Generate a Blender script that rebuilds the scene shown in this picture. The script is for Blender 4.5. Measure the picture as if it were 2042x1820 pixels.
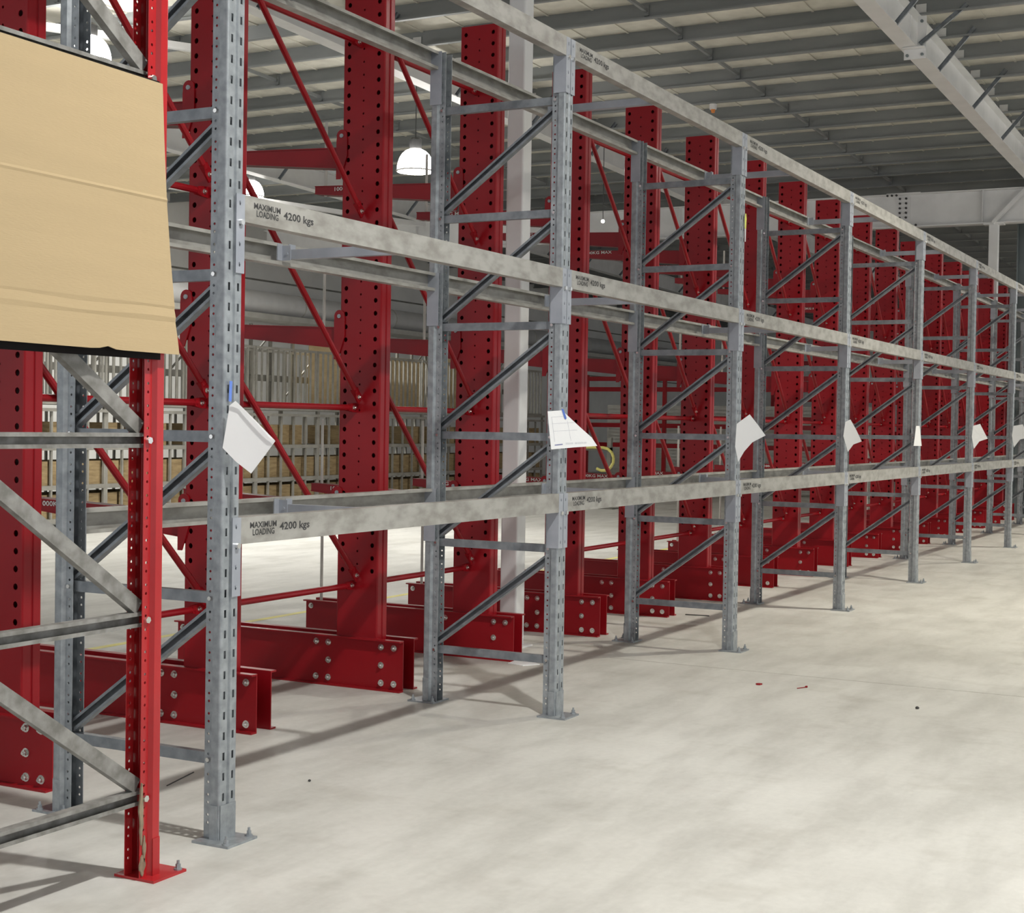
import bpy, bmesh, math, random
from mathutils import Vector, Matrix
random.seed(7)
for o in list(bpy.data.objects): bpy.data.objects.remove(o)
S = bpy.context.scene
COL = S.collection
# ------------------------------------------------------------------ camera
FPX = 2987.0; YAW = .4857; PITCH = .0206; ROLL = .0160
CAMY = -3.489; CAMZ = 1.55
def make_camera():
    cy, sy, cp, sp = math.cos(YAW), math.sin(YAW), math.cos(PITCH), math.sin(PITCH)
    F = Vector((cy*cp, sy*cp, -sp)); R = Vector((sy, -cy, 0)); U = R.cross(F)
    cr, sr = math.cos(ROLL), math.sin(ROLL)
    R2 = R*cr+U*sr; U2 = -R*sr+U*cr
    cd = bpy.data.cameras.new('camera'); c = bpy.data.objects.new('camera', cd); COL.objects.link(c)
    m = Matrix((R2, U2, -F)).transposed().to_4x4(); m.translation = Vector((0, CAMY, CAMZ))
    c.matrix_world = m
    cd.sensor_fit = 'HORIZONTAL'; cd.sensor_width = 36; cd.lens = 36*FPX/2042
    cd.clip_start = .05; cd.clip_end = 300
    S.camera = c
make_camera()
# ------------------------------------------------------------------ world, exposure
W = bpy.data.worlds.new('world'); S.world = W; W.use_nodes = True
bg = W.node_tree.nodes['Background']; bg.inputs[0].default_value = (.95, .97, 1, 1); bg.inputs[1].default_value = .88
S.view_settings.view_transform = 'Standard'; S.view_settings.look = 'None'
S.view_settings.exposure = 0.17; S.view_settings.gamma = 1; S.view_settings.use_curve_mapping = False
LAMP_W = 330.0; LAMP_COL = (1, .985, .935); DOME_EMIT = 30.0
# ------------------------------------------------------------------ materials
def nodes(name):
    m = bpy.data.materials.new(name); m.use_nodes = True
    nt = m.node_tree; b = nt.nodes['Principled BSDF']
    return m, nt, b
def N(nt, t, **kw):
    n = nt.nodes.new(t)
    for k, v in kw.items(): setattr(n, k, v)
    return n
def mottled(name, c1, c2, scale=6, rough=.5, metal=0, bump=0, stretch=(1, 1, 1), coat=0, detail=4, lo=.35, hi=.65, spec=.5, bscale=None):
    m, nt, b = nodes(name)
    tc = N(nt, 'ShaderNodeTexCoord'); oi = N(nt, 'ShaderNodeObjectInfo')
    mp = N(nt, 'ShaderNodeMapping'); mp.inputs['Scale'].default_value = stretch
    ad = N(nt, 'ShaderNodeVectorMath', operation='ADD')
    sc = N(nt, 'ShaderNodeVectorMath', operation='SCALE'); sc.inputs['Scale'].default_value = 37
    cmb = N(nt, 'ShaderNodeCombineXYZ')
    for i in range(3): nt.links.new(oi.outputs['Random'], cmb.inputs[i])
    nt.links.new(cmb.outputs[0], sc.inputs[0])
    nt.links.new(tc.outputs['Object'], mp.inputs['Vector'])
    nt.links.new(mp.outputs[0], ad.inputs[0]); nt.links.new(sc.outputs[0], ad.inputs[1])
    nz = N(nt, 'ShaderNodeTexNoise'); nz.inputs['Scale'].default_value = scale; nz.inputs['Detail'].default_value = detail
    nt.links.new(ad.outputs[0], nz.inputs['Vector'])
    cr = N(nt, 'ShaderNodeValToRGB'); cr.color_ramp.elements[0].position = lo; cr.color_ramp.elements[1].position = hi
    cr.color_ramp.elements[0].color = (*c1, 1); cr.color_ramp.elements[1].color = (*c2, 1)
    nt.links.new(nz.outputs['Fac'], cr.inputs[0]); nt.links.new(cr.outputs[0], b.inputs['Base Color'])
    b.inputs['Roughness'].default_value = rough; b.inputs['Metallic'].default_value = metal
    b.inputs['Coat Weight'].default_value = coat; b.inputs['Coat Roughness'].default_value = .12
    b.inputs['Specular IOR Level'].default_value = spec
    if bump:
        bp = N(nt, 'ShaderNodeBump'); bp.inputs['Strength'].default_value = bump; bp.inputs['Distance'].default_value = .01
        src = nz
        if bscale:
            src = N(nt, 'ShaderNodeTexNoise'); src.inputs['Scale'].default_value = bscale; nt.links.new(ad.outputs[0], src.inputs['Vector'])
        nt.links.new(src.outputs['Fac'], bp.inputs['Height']); nt.links.new(bp.outputs[0], b.inputs['Normal'])
    return m
def emis(name, col, s):
    m, nt, b = nodes(name); b.inputs['Base Color'].default_value = (*col, 1)
    b.inputs['Emission Color'].default_value = (*col, 1); b.inputs['Emission Strength'].default_value = s
    return m
def floor_mat():
    m, nt, b = nodes('concrete')
    tc = N(nt, 'ShaderNodeTexCoord')
    def noise(sc, det, st, rot=0):
        mp = N(nt, 'ShaderNodeMapping'); mp.inputs['Scale'].default_value = st; mp.inputs['Rotation'].default_value = (0, 0, rot)
        n = N(nt, 'ShaderNodeTexNoise'); n.inputs['Scale'].default_value = sc; n.inputs['Detail'].default_value = det; n.inputs['Roughness'].default_value = .6
        nt.links.new(tc.outputs['Object'], mp.inputs[0]); nt.links.new(mp.outputs[0], n.inputs['Vector']); return n
    def ramp(n, a, ca, z, cz):
        r = N(nt, 'ShaderNodeValToRGB'); r.color_ramp.elements[0].position = a; r.color_ramp.elements[1].position = z
        r.color_ramp.elements[0].color = (*ca, 1); r.color_ramp.elements[1].color = (*cz, 1); nt.links.new(n.outputs['Fac'], r.inputs[0]); return r
    def mul(a, c, f=1.0):
        x = N(nt, 'ShaderNodeMix', data_type='RGBA', blend_type='MULTIPLY'); x.inputs[0].default_value = f
        nt.links.new(a, x.inputs[6]); nt.links.new(c, x.inputs[7]); return x.outputs[2]
    base = ramp(noise(.45, 5, (1, 1, 1)), .3, (.535, .527, .492), .72, (.68, .674, .642))
    streak = ramp(noise(2.1, 7, (.5, 1.9, 1), 1.15), .36, (.70, .695, .68), .58, (1.04, 1.04, 1.04))
    blot = ramp(noise(3.2, 3, (1, .6, 1), .4), .30, (.83, .82, .80), .45, (1, 1, 1))
    fine = ramp(noise(26, 3, (1, 1, 1)), .3, (.94, .94, .94), .7, (1.03, 1.03, 1.03))
    c = mul(base.outputs[0], streak.outputs[0], .5); c = mul(c, blot.outputs[0], .6); c = mul(c, fine.outputs[0], .8)
    nt.links.new(c, b.inputs['Base Color'])
    rr = ramp(noise(2.0, 4, (1, 1, 1)), .3, (.42, .42, .42), .7, (.62, .62, .62)); nt.links.new(rr.outputs[0], b.inputs['Roughness'])
    b.inputs['Specular IOR Level'].default_value = .35
    return m
M = {}
M['floor'] = floor_mat()
M['red'] = mottled('red_paint', (.26, .0055, .0105), (.315, .008, .014), 1.6, .34, 0, 0, coat=.05, spec=.24)
M['red_bright'] = mottled('red_paint_bright', (.40, .014, .018), (.47, .02, .024), 3, .26, 0, 0, coat=.15, spec=.45)
M['galv'] = mottled('galvanised_steel', (.255, .28, .30), (.40, .43, .455), 26, .42, .45, .04, lo=.3, hi=.7)
M['galv_dark'] = mottled('galvanised_brace', (.20, .22, .24), (.29, .315, .34), 18, .42, .45, 0)
M['galv_old'] = mottled('weathered_galvanised', (.19, .185, .17), (.33, .325, .31), 20, .55, .3, .05)
M['beam'] = mottled('galvanised_beam', (.265, .255, .23), (.40, .392, .365), 9, .44, .2, .05, stretch=(1, 1, 2.0), lo=.34, hi=.6, detail=6)
M['zinc'] = mottled('zinc_plate', (.33, .355, .405), (.41, .435, .485), 7, .4, .3, 0)
M['bolt'] = mottled('bolt_steel', (.74, .74, .72), (.84, .84, .82), 20, .18, .95, 0)
M['white'] = mottled('white_paint', (.70, .70, .70), (.77, .77, .77), 3, .35, 0, 0, coat=.15)
M['purlin'] = mottled('purlin_galvanised', (.235, .25, .255), (.30, .315, .32), 3, .5, .2, 0, stretch=(1, .3, 1))
M['sheet'] = mottled('roof_blanket', (.60, .58, .51), (.72, .70, .62), 4, .8, 0, .3, bscale=9)
M['wall'] = mottled('wall_panel', (.72, .72, .70), (.80, .80, .78), 1.2, .6)
M['black'] = mottled('black_plastic', (.008, .006, .006), (.012, .010, .010), 5, .7, spec=.15)
M['ink'] = mottled('stencil_ink', (.03, .03, .032), (.055, .055, .055), 40, .7)
M['whiteink'] = mottled('white_lettering', (.7, .68, .66), (.8, .78, .76), 10, .6)
M['card'] = mottled('cardboard', (.445, .338, .193), (.462, .35, .2), 3.0, .8, 0, .06, stretch=(.6, 1, 5), bscale=60)
M['paper'] = mottled('paper', (.88, .89, .90), (.92, .93, .94), 2, .7)
M['print'] = mottled('printed_grey', (.45, .46, .52), (.55, .56, .62), 30, .8)
M['print_blue'] = mottled('printed_blue', (.22, .24, .42), (.3, .32, .5), 30, .8)
M['tape'] = mottled('blue_tape', (.10, .19, .60), (.13, .24, .68), 9, .5)
M['yellow'] = mottled('yellow_paint', (.72, .66, .16), (.80, .74, .26), 6, .6)
M['yellow_tag'] = mottled('yellow_tag', (.82, .85, .12), (.88, .9, .2), 6, .6)
M['timber'] = mottled('timber', (.25, .175, .085), (.38, .28, .145), 5, .75, 0, .05, stretch=(1, 1, 5))
M['ply'] = mottled('plywood', (.50, .38, .21), (.60, .47, .28), 3, .75, 0, 0, stretch=(1, 1, 4))
M['shelf'] = mottled('shelf_grey', (.17, .165, .145), (.24, .235, .21), 4, .6, .1)
M['lightgrey'] = mottled('light_grey_steel', (.50, .49, .45), (.60, .59, .55), 4, .55, .1)
M['greycol'] = mottled('grey_column', (.17, .20, .21), (.21, .24, .25), 2, .5)
M['cage'] = mottled('cage_steel', (.27, .26, .23), (.36, .35, .315), 4, .55, .1)
M['joint'] = mottled('joint_sealant', (.30, .28, .24), (.36, .34, .3), 5, .8)
M['mud'] = mottled('dried_mud', (.24, .18, .12), (.33, .26, .18), 30, .9, 0, .4)
M['cable'] = mottled('dark_cable', (.03, .03, .03), (.05, .05, .05), 5, .5)
M['orange'] = mottled('orange_plastic', (.7, .22, .05), (.75, .26, .06), 5, .5)
M['dome'] = emis('lamp_dome', (1, .97, .92), DOME_EMIT)
M['lens'] = emis('lamp_lens', (1, .97, .9), 16)
# ------------------------------------------------------------------ mesh builder
class MB:
    def __init__(s): s.v = []; s.f = []
    def add(s, vs, fs):
        k = len(s.v); s.v += [tuple(v) for v in vs]; s.f += [tuple(i+k for i in f) for f in fs]; return s
    def box(s, x0, x1, y0, y1, z0, z1):
        return s.add([(x0,y0,z0),(x1,y0,z0),(x1,y1,z0),(x0,y1,z0),(x0,y0,z1),(x1,y0,z1),(x1,y1,z1),(x0,y1,z1)],
                     [(0,3,2,1),(4,5,6,7),(0,1,5,4),(1,2,6,5),(2,3,7,6),(3,0,4,7)])
    def hexa(s, a, b):      # a, b: 4 corner loops, lofted
        return s.add(list(a)+list(b), [(3,2,1,0),(4,5,6,7),(0,1,5,4),(1,2,6,5),(2,3,7,6),(3,0,4,7)])
    def prism(s, poly, ax, d0, d1):   # poly of 2-d points extruded along axis ax
        n = len(poly)
        def P(q, d):
            return (d, q[0], q[1]) if ax == 'x' else ((q[0], d, q[1]) if ax == 'y' else (q[0], q[1], d))
        vs = [P(q, d0) for q in poly]+[P(q, d1) for q in poly]
        fs = [tuple(range(n))[::-1], tuple(range(n, 2*n))]+[(i, (i+1) % n, n+(i+1) % n, n+i) for i in range(n)]
        return s.add(vs, fs)
    def tube(s, p, q, r, n=10, r2=None, cap=True):
        p, q = Vector(p), Vector(q); d = (q-p).normalized(); r2 = r if r2 is None else r2
        a = d.orthogonal().normalized(); b = d.cross(a)
        vs = []
        for c, rr in ((p, r), (q, r2)):
            for i in range(n):
                t = 2*math.pi*i/n; vs.append(c+a*(rr*math.cos(t))+b*(rr*math.sin(t)))
        fs = [(i, (i+1) % n, n+(i+1) % n, n+i) for i in range(n)]
        if cap: fs += [tuple(range(n))[::-1], tuple(range(n, 2*n))]
        return s.add(vs, fs)
    def path(s, pts, r, n=8):
        for a, b in zip(pts, pts[1:]): s.tube(a, b, r, n)
        return s
    def lathe(s, prof, n=24, c=(0, 0)):
        vs = []; m = len(prof)
        for i in range(n):
            t = 2*math.pi*i/n
            for r, z in prof: vs.append((c[0]+r*math.cos(t), c[1]+r*math.sin(t), z))
        fs = [(i*m+j, ((i+1) % n)*m+j, ((i+1) % n)*m+j+1, i*m+j+1) for i in range(n) for j in range(m-1)]
        return s.add(vs, fs)
    def beam(s, p, q, w, h, up=(0, 0, 1)):   # solid bar, w sideways, h along up
        p, q, up = Vector(p), Vector(q), Vector(up); d = (q-p).normalized(); sd = d.cross(up).normalized(); u = sd.cross(d)
        c = [(-1,-1),(1,-1),(1,1),(-1,1)]
        return s.hexa([p+sd*(w/2*a)+u*(h/2*b) for a, b in c], [q+sd*(w/2*a)+u*(h/2*b) for a, b in c])
    def chan(s, p, q, side, w, fl, t=.003, lip=0):   # C-channel from p to q; 'side' points from web to the open side
        p, q, side = Vector(p), Vector(q), Vector(side).normalized(); d = (q-p).normalized(); u = side.cross(d).normalized()
        def slab(a0, a1, b0, b1):
            c = [(a0,b0),(a1,b0),(a1,b1),(a0,b1)]
            s.hexa([p+u*a+side*b for a, b in c], [q+u*a+side*b for a, b in c])
        slab(-w/2, w/2, 0, t); slab(-w/2, -w/2+t, t, fl); slab(w/2-t, w/2, t, fl)
        if lip: slab(-w/2+t, -w/2+lip, fl-t, fl); slab(w/2-lip, w/2-t, fl-t, fl)
        return s
    def plate(s, o, U, V, Nn, w, h, t, cols=()):
        # flat plate with real holes. cols: (u, half-u, half-v, [v...], 'o' or 's'), each column in a strip of its own
        o, U, V, Nn = Vector(o), Vector(U), Vector(V), Vector(Nn)
        P = lambda u, v, k=0: o+U*u+V*v-Nn*(t*k)
        flip = U.cross(V).dot(Nn) < 0
        def q(*vs):
            vs = list(vs)
            if flip: vs.reverse()
            s.add(vs, [tuple(range(len(vs)))])
        def rect(u0, u1, v0, v1):
            q(P(u0,v0),P(u1,v0),P(u1,v1),P(u0,v1)); q(P(u0,v1,1),P(u1,v1,1),P(u1,v0,1),P(u0,v0,1))
        cur = 0
        for (uc, hu, hv, vs, sh) in sorted(cols):
            u0, u1 = uc-hu*1.6, uc+hu*1.6
            if u0 > cur+1e-6: rect(cur, u0, 0, h)
            vv = sorted(vs); lo = 0
            for i, vc in enumerate(vv):
                hi = (vc+vv[i+1])/2 if i < len(vv)-1 else h
                out = [(u1,vc),(u1,hi),(uc,hi),(u0,hi),(u0,vc),(u0,lo),(uc,lo),(u1,lo)]
                if sh == 'o': inn = [(uc+hu*math.cos(a*math.pi/4), vc+hv*math.sin(a*math.pi/4)) for a in range(8)]
                else: inn = [(uc+hu,vc),(uc+hu,vc+hv),(uc,vc+hv),(uc-hu,vc+hv),(uc-hu,vc),(uc-hu,vc-hv),(uc,vc-hv),(uc+hu,vc-hv)]
                for a in range(8):
                    b = (a+1) % 8
                    q(P(*inn[a]), P(*out[a]), P(*out[b]), P(*inn[b]))
                    q(P(*inn[b],1), P(*out[b],1), P(*out[a],1), P(*inn[a],1))
                    q(P(*inn[a]), P(*inn[b]), P(*inn[b],1), P(*inn[a],1))
                lo = hi
            cur = u1
        if cur < w-1e-6: rect(cur, w, 0, h)
        for a, b in (((0,0),(w,0)),((w,0),(w,h)),((w,h),(0,h)),((0,h),(0,0))):
            q(P(*a), P(*a,1), P(*b,1), P(*b))
        return s
    def mesh(s, name, mat, smooth=False):
        me = bpy.data.meshes.new(name); me.from_pydata(s.v, [], s.f); me.materials.append(M[mat] if isinstance(mat, str) else mat)
        if smooth: me.polygons.foreach_set('use_smooth', [True]*len(me.polygons))
        me.update(); return me
def obj(name, me, parent=None, loc=(0,0,0), rot=(0,0,0), scale=None):
    o = bpy.data.objects.new(name, me); COL.objects.link(o); o.parent = parent
    o.location = loc; o.rotation_euler = rot
    if scale: o.scale = scale
    return o
def tag(o, label, cat, group=None):
    o['label'] = label; o['category'] = cat
    if group: o['group'] = group
    return o
def thing(name, label, cat, loc=(0,0,0), rz=0, group=None):
    return tag(obj(name, None, None, loc, (0,0,rz)), label, cat, group)
def structure(o): o['kind'] = 'structure'; return o
def text_mesh(txt, mat, x0, x1, z0, z1, bold=.0):
    # text laid in the XZ plane facing -Y, fitted into the box
    cu = bpy.data.curves.new('txt', 'FONT'); cu.body = txt; cu.resolution_u = 2; cu.offset = bold
    to = bpy.data.objects.new('txt', cu); COL.objects.link(to)
    bpy.context.view_layer.update()
    me = bpy.data.meshes.new_from_object(to.evaluated_get(bpy.context.evaluated_depsgraph_get()))
    bpy.data.objects.remove(to); bpy.data.curves.remove(cu)
    xs = [v.co.x for v in me.vertices]; ys = [v.co.y for v in me.vertices]
    a, b, c, d = min(xs), max(xs), min(ys), max(ys)
    V = [(x0+(v.co.x-a)/(b-a)*(x1-x0), 0, z0+(v.co.y-c)/(d-c)*(z1-z0)) for v in me.vertices]
    Fs = [tuple(p.vertices) for p in me.polygons]
    bpy.data.meshes.remove(me)
    return V, Fs
ORD = ['first','second','third','fourth','fifth','sixth','seventh','eighth','ninth','tenth','eleventh','twelfth','thirteenth','fourteenth',
       'fifteenth','sixteenth','seventeenth','eighteenth','nineteenth','twentieth','twenty-first','twenty-second','twenty-third','twenty-fourth',
       'twenty-fifth','twenty-sixth','twenty-seventh','twenty-eighth','twenty-ninth','thirtieth']
def hexbolt(name, r, hgt, axis=(-1,0,0), mat='bolt', washer=True):
    m = MB(); a = Vector(axis)
    if washer: m.tube((0,0,0), a*(hgt*.25), r*1.45, 14)
    m.tube(a*(hgt*.25 if washer else 0), a*hgt, r, 6)
    if washer: m.tube(a*hgt, a*(hgt*1.5), r*.5, 8)
    return m.mesh(name, mat)
# ------------------------------------------------------------------ THE SETTING
X0, BAY, DEP = 4.3517, 2.7997, .825
ZB = lambda x: 6.276-.018*x          # underside of rafters
ZP = lambda x: 6.676-.018*x          # underside of purlins
ZS = lambda x: 6.876-.018*x          # roof sheeting
floor = structure(obj('floor', MB().box(-7, 70, -16, 19, -.2, 0).mesh('floor', 'floor')))
obj('control_joint', MB().box(9.197, 9.203, -16, .6, -.01, .0008).mesh('control_joint', 'joint'), floor)
obj('painted_line', MB().box(-6, 30, 3.665, 3.735, -.01, .0012).mesh('painted_line', 'yellow'), floor)
def roof():
    m = MB()
    xs = [-7, 70]
    m.hexa([(-7,-16,ZS(-7)),(70,-16,ZS(70)),(70,19,ZS(70)),(-7,19,ZS(-7))], [(-7,-16,ZS(-7)+.1),(70,-16,ZS(70)+.1),(70,19,ZS(70)+.1),(-7,19,ZS(-7)+.1)])
    # the blanket hangs a little between ribs: shallow ribs along X
    for i in range(58):
        y = -15.6+i*.6
        m.hexa([(-7,y,ZS(-7)-.012),(70,y,ZS(70)-.012),(70,y+.03,ZS(70)-.012),(-7,y+.03,ZS(-7)-.012)], [(-7,y,ZS(-7)),(70,y,ZS(70)),(70,y+.03,ZS(70)),(-7,y+.03,ZS(-7))])
    c = structure(obj('ceiling', m.mesh('ceiling', 'sheet')))
    pm = MB()
    pm.box(-.0015, .0015, -16, 18.22, 0, .2).box(-.065, 0, -16, 18.22, 0, .003).box(0, .065, -16, 18.22, .197, .2)
    pm.box(-.065, -.062, -16, 18.22, 0, .018).box(.062, .065, -16, 18.22, .182, .2)
    pme = pm.mesh('purlin', 'purlin')
    br = MB().box(.002, 1.078, -.02, .02, .06, .064).box(.002, 1.078, -.02, -.016, .064, .10).box(1.05, 1.078, -.03, .03, .02, .15).mesh('bridging', 'purlin')
    xs = [19.73+1.08*k for k in range(-23, 44)]
    for x in xs:
        obj('purlin', pme, c, (x, 0, ZP(x)))
        if x < 45:
            for y in (3.5, 9.7, -2.6):
                obj('bridging', br, c, (x, y, ZP(x)+.02), (0, .018, 0))
    return xs
PURL = roof()
def wall(name, m, mat='wall'): return structure(obj(name, m.mesh(name, mat)))
wl = wall('wall_left', MB().box(-7, 70, 18.2, 18.5, 0, 7.2))
for z in (4.86, 3.3):
    obj('panel_joint', MB().box(-7, 70, 18.185, 18.2, z-.02, z+.02).mesh('panel_joint', 'shelf'), wl)
wf = wall('wall_far', MB().box(58, 58.3, -16, 18.5, 0, 7.0))
# ------------------------------------------------------------------ roof steel
def rafter(yc, ordn, near):
    r = thing('rafter', f'long white I-section roof rafter, {ordn}', 'roof beam', (0, yc, 0), 0, 'white rafters under the purlins')
    xa, xb = -6, 57.95
    def slab(y0, y1, d0, d1, x1=xa, x2=xb):
        return [(x1,y0,ZB(x1)+d0),(x2,y0,ZB(x2)+d0),(x2,y1,ZB(x2)+d0),(x1,y1,ZB(x1)+d0)], [(x1,y0,ZB(x1)+d1),(x2,y0,ZB(x2)+d1),(x2,y1,ZB(x2)+d1),(x1,y1,ZB(x1)+d1)]
    obj('bottom_flange', MB().hexa(*slab(-.1, .1, 0, .014)).mesh('bottom_flange', 'white'), r)
    obj('web', MB().hexa(*slab(-.005, .005, .014, .386)).mesh('web', 'white'), r)
    obj('top_flange', MB().hexa(*slab(-.1, .1, .386, .4)).mesh('top_flange', 'white'), r)
    cm = MB().box(-.004, .004, -.16, -.04, 0, .13).box(-.008,-.004,-.13,-.115,.08,.095).box(-.008,-.004,-.13,-.115,.03,.045).mesh('purlin_cleat', 'white')
    fm = {}
    for s in (-1, 1):
        b = MB(); b.chan((0, s*.085, .012), (.03, s*.5, .50), (-1, 0, 0), .05, .03); fm[s] = b.mesh('fly_brace', 'galv_dark')
    for i, x in enumerate(PURL):
        if x > 50 or x < 3: continue
        obj('purlin_cleat', cm, r, (x-.012, 0, ZP(x)-.0))
        obj('purlin_cleat', cm, r, (x-.012, 0, ZP(x)-.0), (0,0,math.pi)) if near else None
        if i % 2 == (0 if near else 1):
            for s in (-1, 1): obj('fly_brace', fm[s], r, (x-.04, 0, ZB(x)))
    if near:
        x = 17.45
        b = MB().box(x-.006, x+.006, -.19, .06, ZB(x)-.125, ZB(x)-.002).box(x-.10, x+.006, -.19, .06, ZB(x)-.012, ZB(x)-.002)
        b.box(x-.006, x+.006, -.19, -.09, ZB(x)-.002, ZB(x)+.36).box(x-.02, x+.06, -.012, -.005, ZB(x)+.014, ZB(x)+.386)
        k = obj('strut_bracket', b.mesh('strut_bracket', 'white'), r)
        bm = MB().tube((0,0,0), (-.02,0,0), .018, 10).mesh('bolt', 'greycol')
        for y, dz in ((-.15,-.08),(.02,-.08),(-.14,.05),(-.14,.30)): obj('bolt', bm, k, (x-.006, y, ZB(x)+dz))
        s1 = MB(); s1.chan((x-.03,-.13,ZB(x)+.03), (x+.12,-.62,ZB(x)+.47), (-1,0,0), .05, .03); obj('fly_brace', s1.mesh('fly_brace', 'galv_dark'), r)
    return r
rafter(.63, 'above the pallet racks', True)
rafter(6.78, 'next one beyond the cantilever racks', False)
rafter(12.93, 'over the timber crates', False)
rafter(-5.52, 'over the open aisle', False)
def roof_tube(p, q, lab):
    t = MB().beam(p, q, .09, .09)
    tag(obj('roof_brace', t.mesh('roof_brace', 'white')), lab, 'roof brace', 'diagonal tubes under the roof')
roof_tube((9.5, 12.92, 6.37), (15.3, 9.29, 6.36), 'white square tube bracing the roof diagonally over the crate shelves')
roof_tube((12.2, 18.21, ZB(12.2)-.1), (26.75, 12.78, ZB(26.75)-.1), 'white square tube bracing the roof diagonally close to the left wall')
def girder():
    x = 26.97; zt = ZB(x)-.004; zb = zt-.60
    g = thing('girder', 'deep white I-section girder with a bolted splice, carrying the rafters', 'roof beam', (x, 0, 0))
    ya, yb = -8, 17
    obj('web', MB().box(-.006, .006, ya, yb, zb+.02, zt-.02).mesh('web', 'white'), g)
    obj('top_flange', MB().box(-.11, .11, ya, yb, zt-.02, zt).mesh('top_flange', 'white'), g)
    obj('bottom_flange', MB().box(-.11, .11, ya, yb, zb, zb+.02).mesh('bottom_flange', 'white'), g)
    for y in (1.37, 7.0, 12.9): obj('stiffener', MB().box(-.1, -.006, y+.16, y+.172, zb+.02, zt-.02).mesh('stiffener', 'white'), g)
    sp = obj('splice_plate', MB().box(-.018, -.006, 2.80, 3.05, zb+.05, zt-.05).box(-.12, -.10, 2.6, 3.2, zt, zt+.012).mesh('splice_plate', 'white'), g)
    bm = MB().tube((0,0,0), (-.03,0,0), .02, 8).mesh('bolt', 'cable')
    for y in (2.87, 2.98):
        for i in range(6): obj('bolt', bm, sp, (-.018, y, zb+.10+i*.084))
    for i in range(3): obj('bolt', bm, sp, (-.115, 3.02+i*.08, zt-.03)); obj('bolt', bm, sp, (-.115, 2.83-i*.08, zb+.03))
    return zb
GZ = girder()
c = thing('girder_post', 'slim white square post with a cap plate under the girder', 'column', (26.97, 1.345, 0))
obj('post', MB().box(-.075, .075, -.075, .075, .015, GZ-.02).mesh('post', 'white'), c)
obj('cap_plate', MB().box(-.09, .09, -.17, .17, GZ-.02, GZ+.0).mesh('cap_plate', 'white'), c)
obj('foot_plate', MB().box(-.14, .14, -.14, .14, 0, .015).mesh('foot_plate', 'white'), c)
obj('knee_brace', MB().beam((-.13, -.0, GZ-.0), (-.13, -.56, GZ+.585), .05, .12, (1, 0, 0)).mesh('knee_brace', 'white'), c)
c = thing('grey_column', 'wide dark grey steel column beyond the slim white post', 'column', (29.0, 1.12, 0))
obj('shaft', MB().box(-.14, .14, -.15, -.13, .02, 6.1).box(-.14, .14, .13, .15, .02, 6.1).box(-.006, .006, -.13, .13, .02, 6.1).mesh('shaft', 'greycol'), c)
obj('foot_plate', MB().box(-.2, .2, -.2, .2, 0, .02).mesh('foot_plate', 'greycol'), c)
# white square column in the cantilever row
def white_column():
    c = thing('steel_column', 'glossy white square steel column rising to the roof among the red racks', 'column', (9.29, 1.395, 0))
    a, r = .066, .014; poly = []
    for (sx, sy, t0) in ((1,1,0),(-1,1,90),(-1,-1,180),(1,-1,270)):
        for k in range(4):
            t = math.radians(t0+k*30); poly.append((sx*(a-r)+r*math.cos(t), sy*(a-r)+r*math.sin(t)))
    obj('shaft', MB().prism(poly, 'z', .012, ZP(9.29)+.02).mesh('shaft', 'white'), c)
    obj('foot_plate', MB().box(-.11, .11, -.11, .11, 0, .012).mesh('foot_plate', 'white'), c)
white_column()
# ------------------------------------------------------------------ PALLET RACK
PIT = .0752; HP = 3.6
def post_mesh(name, mat, h=HP):
    m = MB(); t = .003; n = int((h-.2)/PIT)
    sl = [.16+i*PIT for i in range(n)]
    hl = sorted([.06+i*PIT for i in range(n+1)]+[.089+i*PIT for i in range(n+1)])
    for x0, x1, xc in ((-.042, -.009, -.026), (.009, .042, .026)):
        m.plate((x0, 0, 0), (1,0,0), (0,0,1), (0,-1,0), x1-x0, h, t, [(xc-x0, .0058, .0145, sl, 's')])
    def strip(p, q, holes=None):
        p, q = Vector((*p, 0)), Vector((*q, 0)); U = (q-p); w = U.length; U.normalize(); Nn = U.cross(Vector((0,0,1)))
        m.plate(p, U, (0,0,1), Nn, w, h, t, [(w*.5, .0052, .0052, hl, 'o')] if holes else [])
    strip((-.009, 0), (-.005, .007)); strip((-.005, .007), (.005, .007)); strip((.005, .007), (.009, 0))
    arc = [(-.050+.008-.008*math.cos(a*math.pi/8), .008-.008*math.sin(a*math.pi/8)) for a in range(5)]   # from (-.05,.008) to (-.042,0)
    for a, b in zip(arc, arc[1:]): strip(a, b)
    for a, b in zip(arc, arc[1:]): strip((-b[0], b[1]), (-a[0], a[1]))
    L = [(-.034, .082), (-.034, .047), (-.050, .038), (-.050, .008)]
    strip(L[0], L[1], True); strip(L[1], L[2]); strip(L[2], L[3])
    Rr = [(-x, y) for x, y in L][::-1]
    strip(Rr[0], Rr[1]); strip(Rr[1], Rr[2]); strip(Rr[2], Rr[3], True)
    return m.mesh(name, mat)
def foot_mesh(name, mat):
    m = MB().box(-.098, .075, -.082, .085, 0, .009)
    return m.mesh(name, mat)
def sleeve_mesh(name, mat):
    return MB().box(-.044, .044, -.004, -.0005, .009, .135).box(-.0545, -.0505, .006, .04, .009, .135).box(.0505, .0545, .006, .04, .009, .135).mesh(name, mat)
POST = post_mesh('post', 'galv'); FOOT = foot_mesh('foot_plate', 'galv'); SLEEVE = sleeve_mesh('foot_sleeve', 'galv')
ANCH = MB().tube((0,0,0), (0,0,.006), .014, 10).tube((0,0,.006), (0,0,.02), .009, 6).tube((0,0,.02), (0,0,.032), .005, 8).mesh('anchor_bolt', 'galv')
FBOLT = hexbolt('bolt', .0085, .009, (-1,0,0), 'bolt', False)
HZ = [.298+.597*i for i in range(6)]
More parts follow.
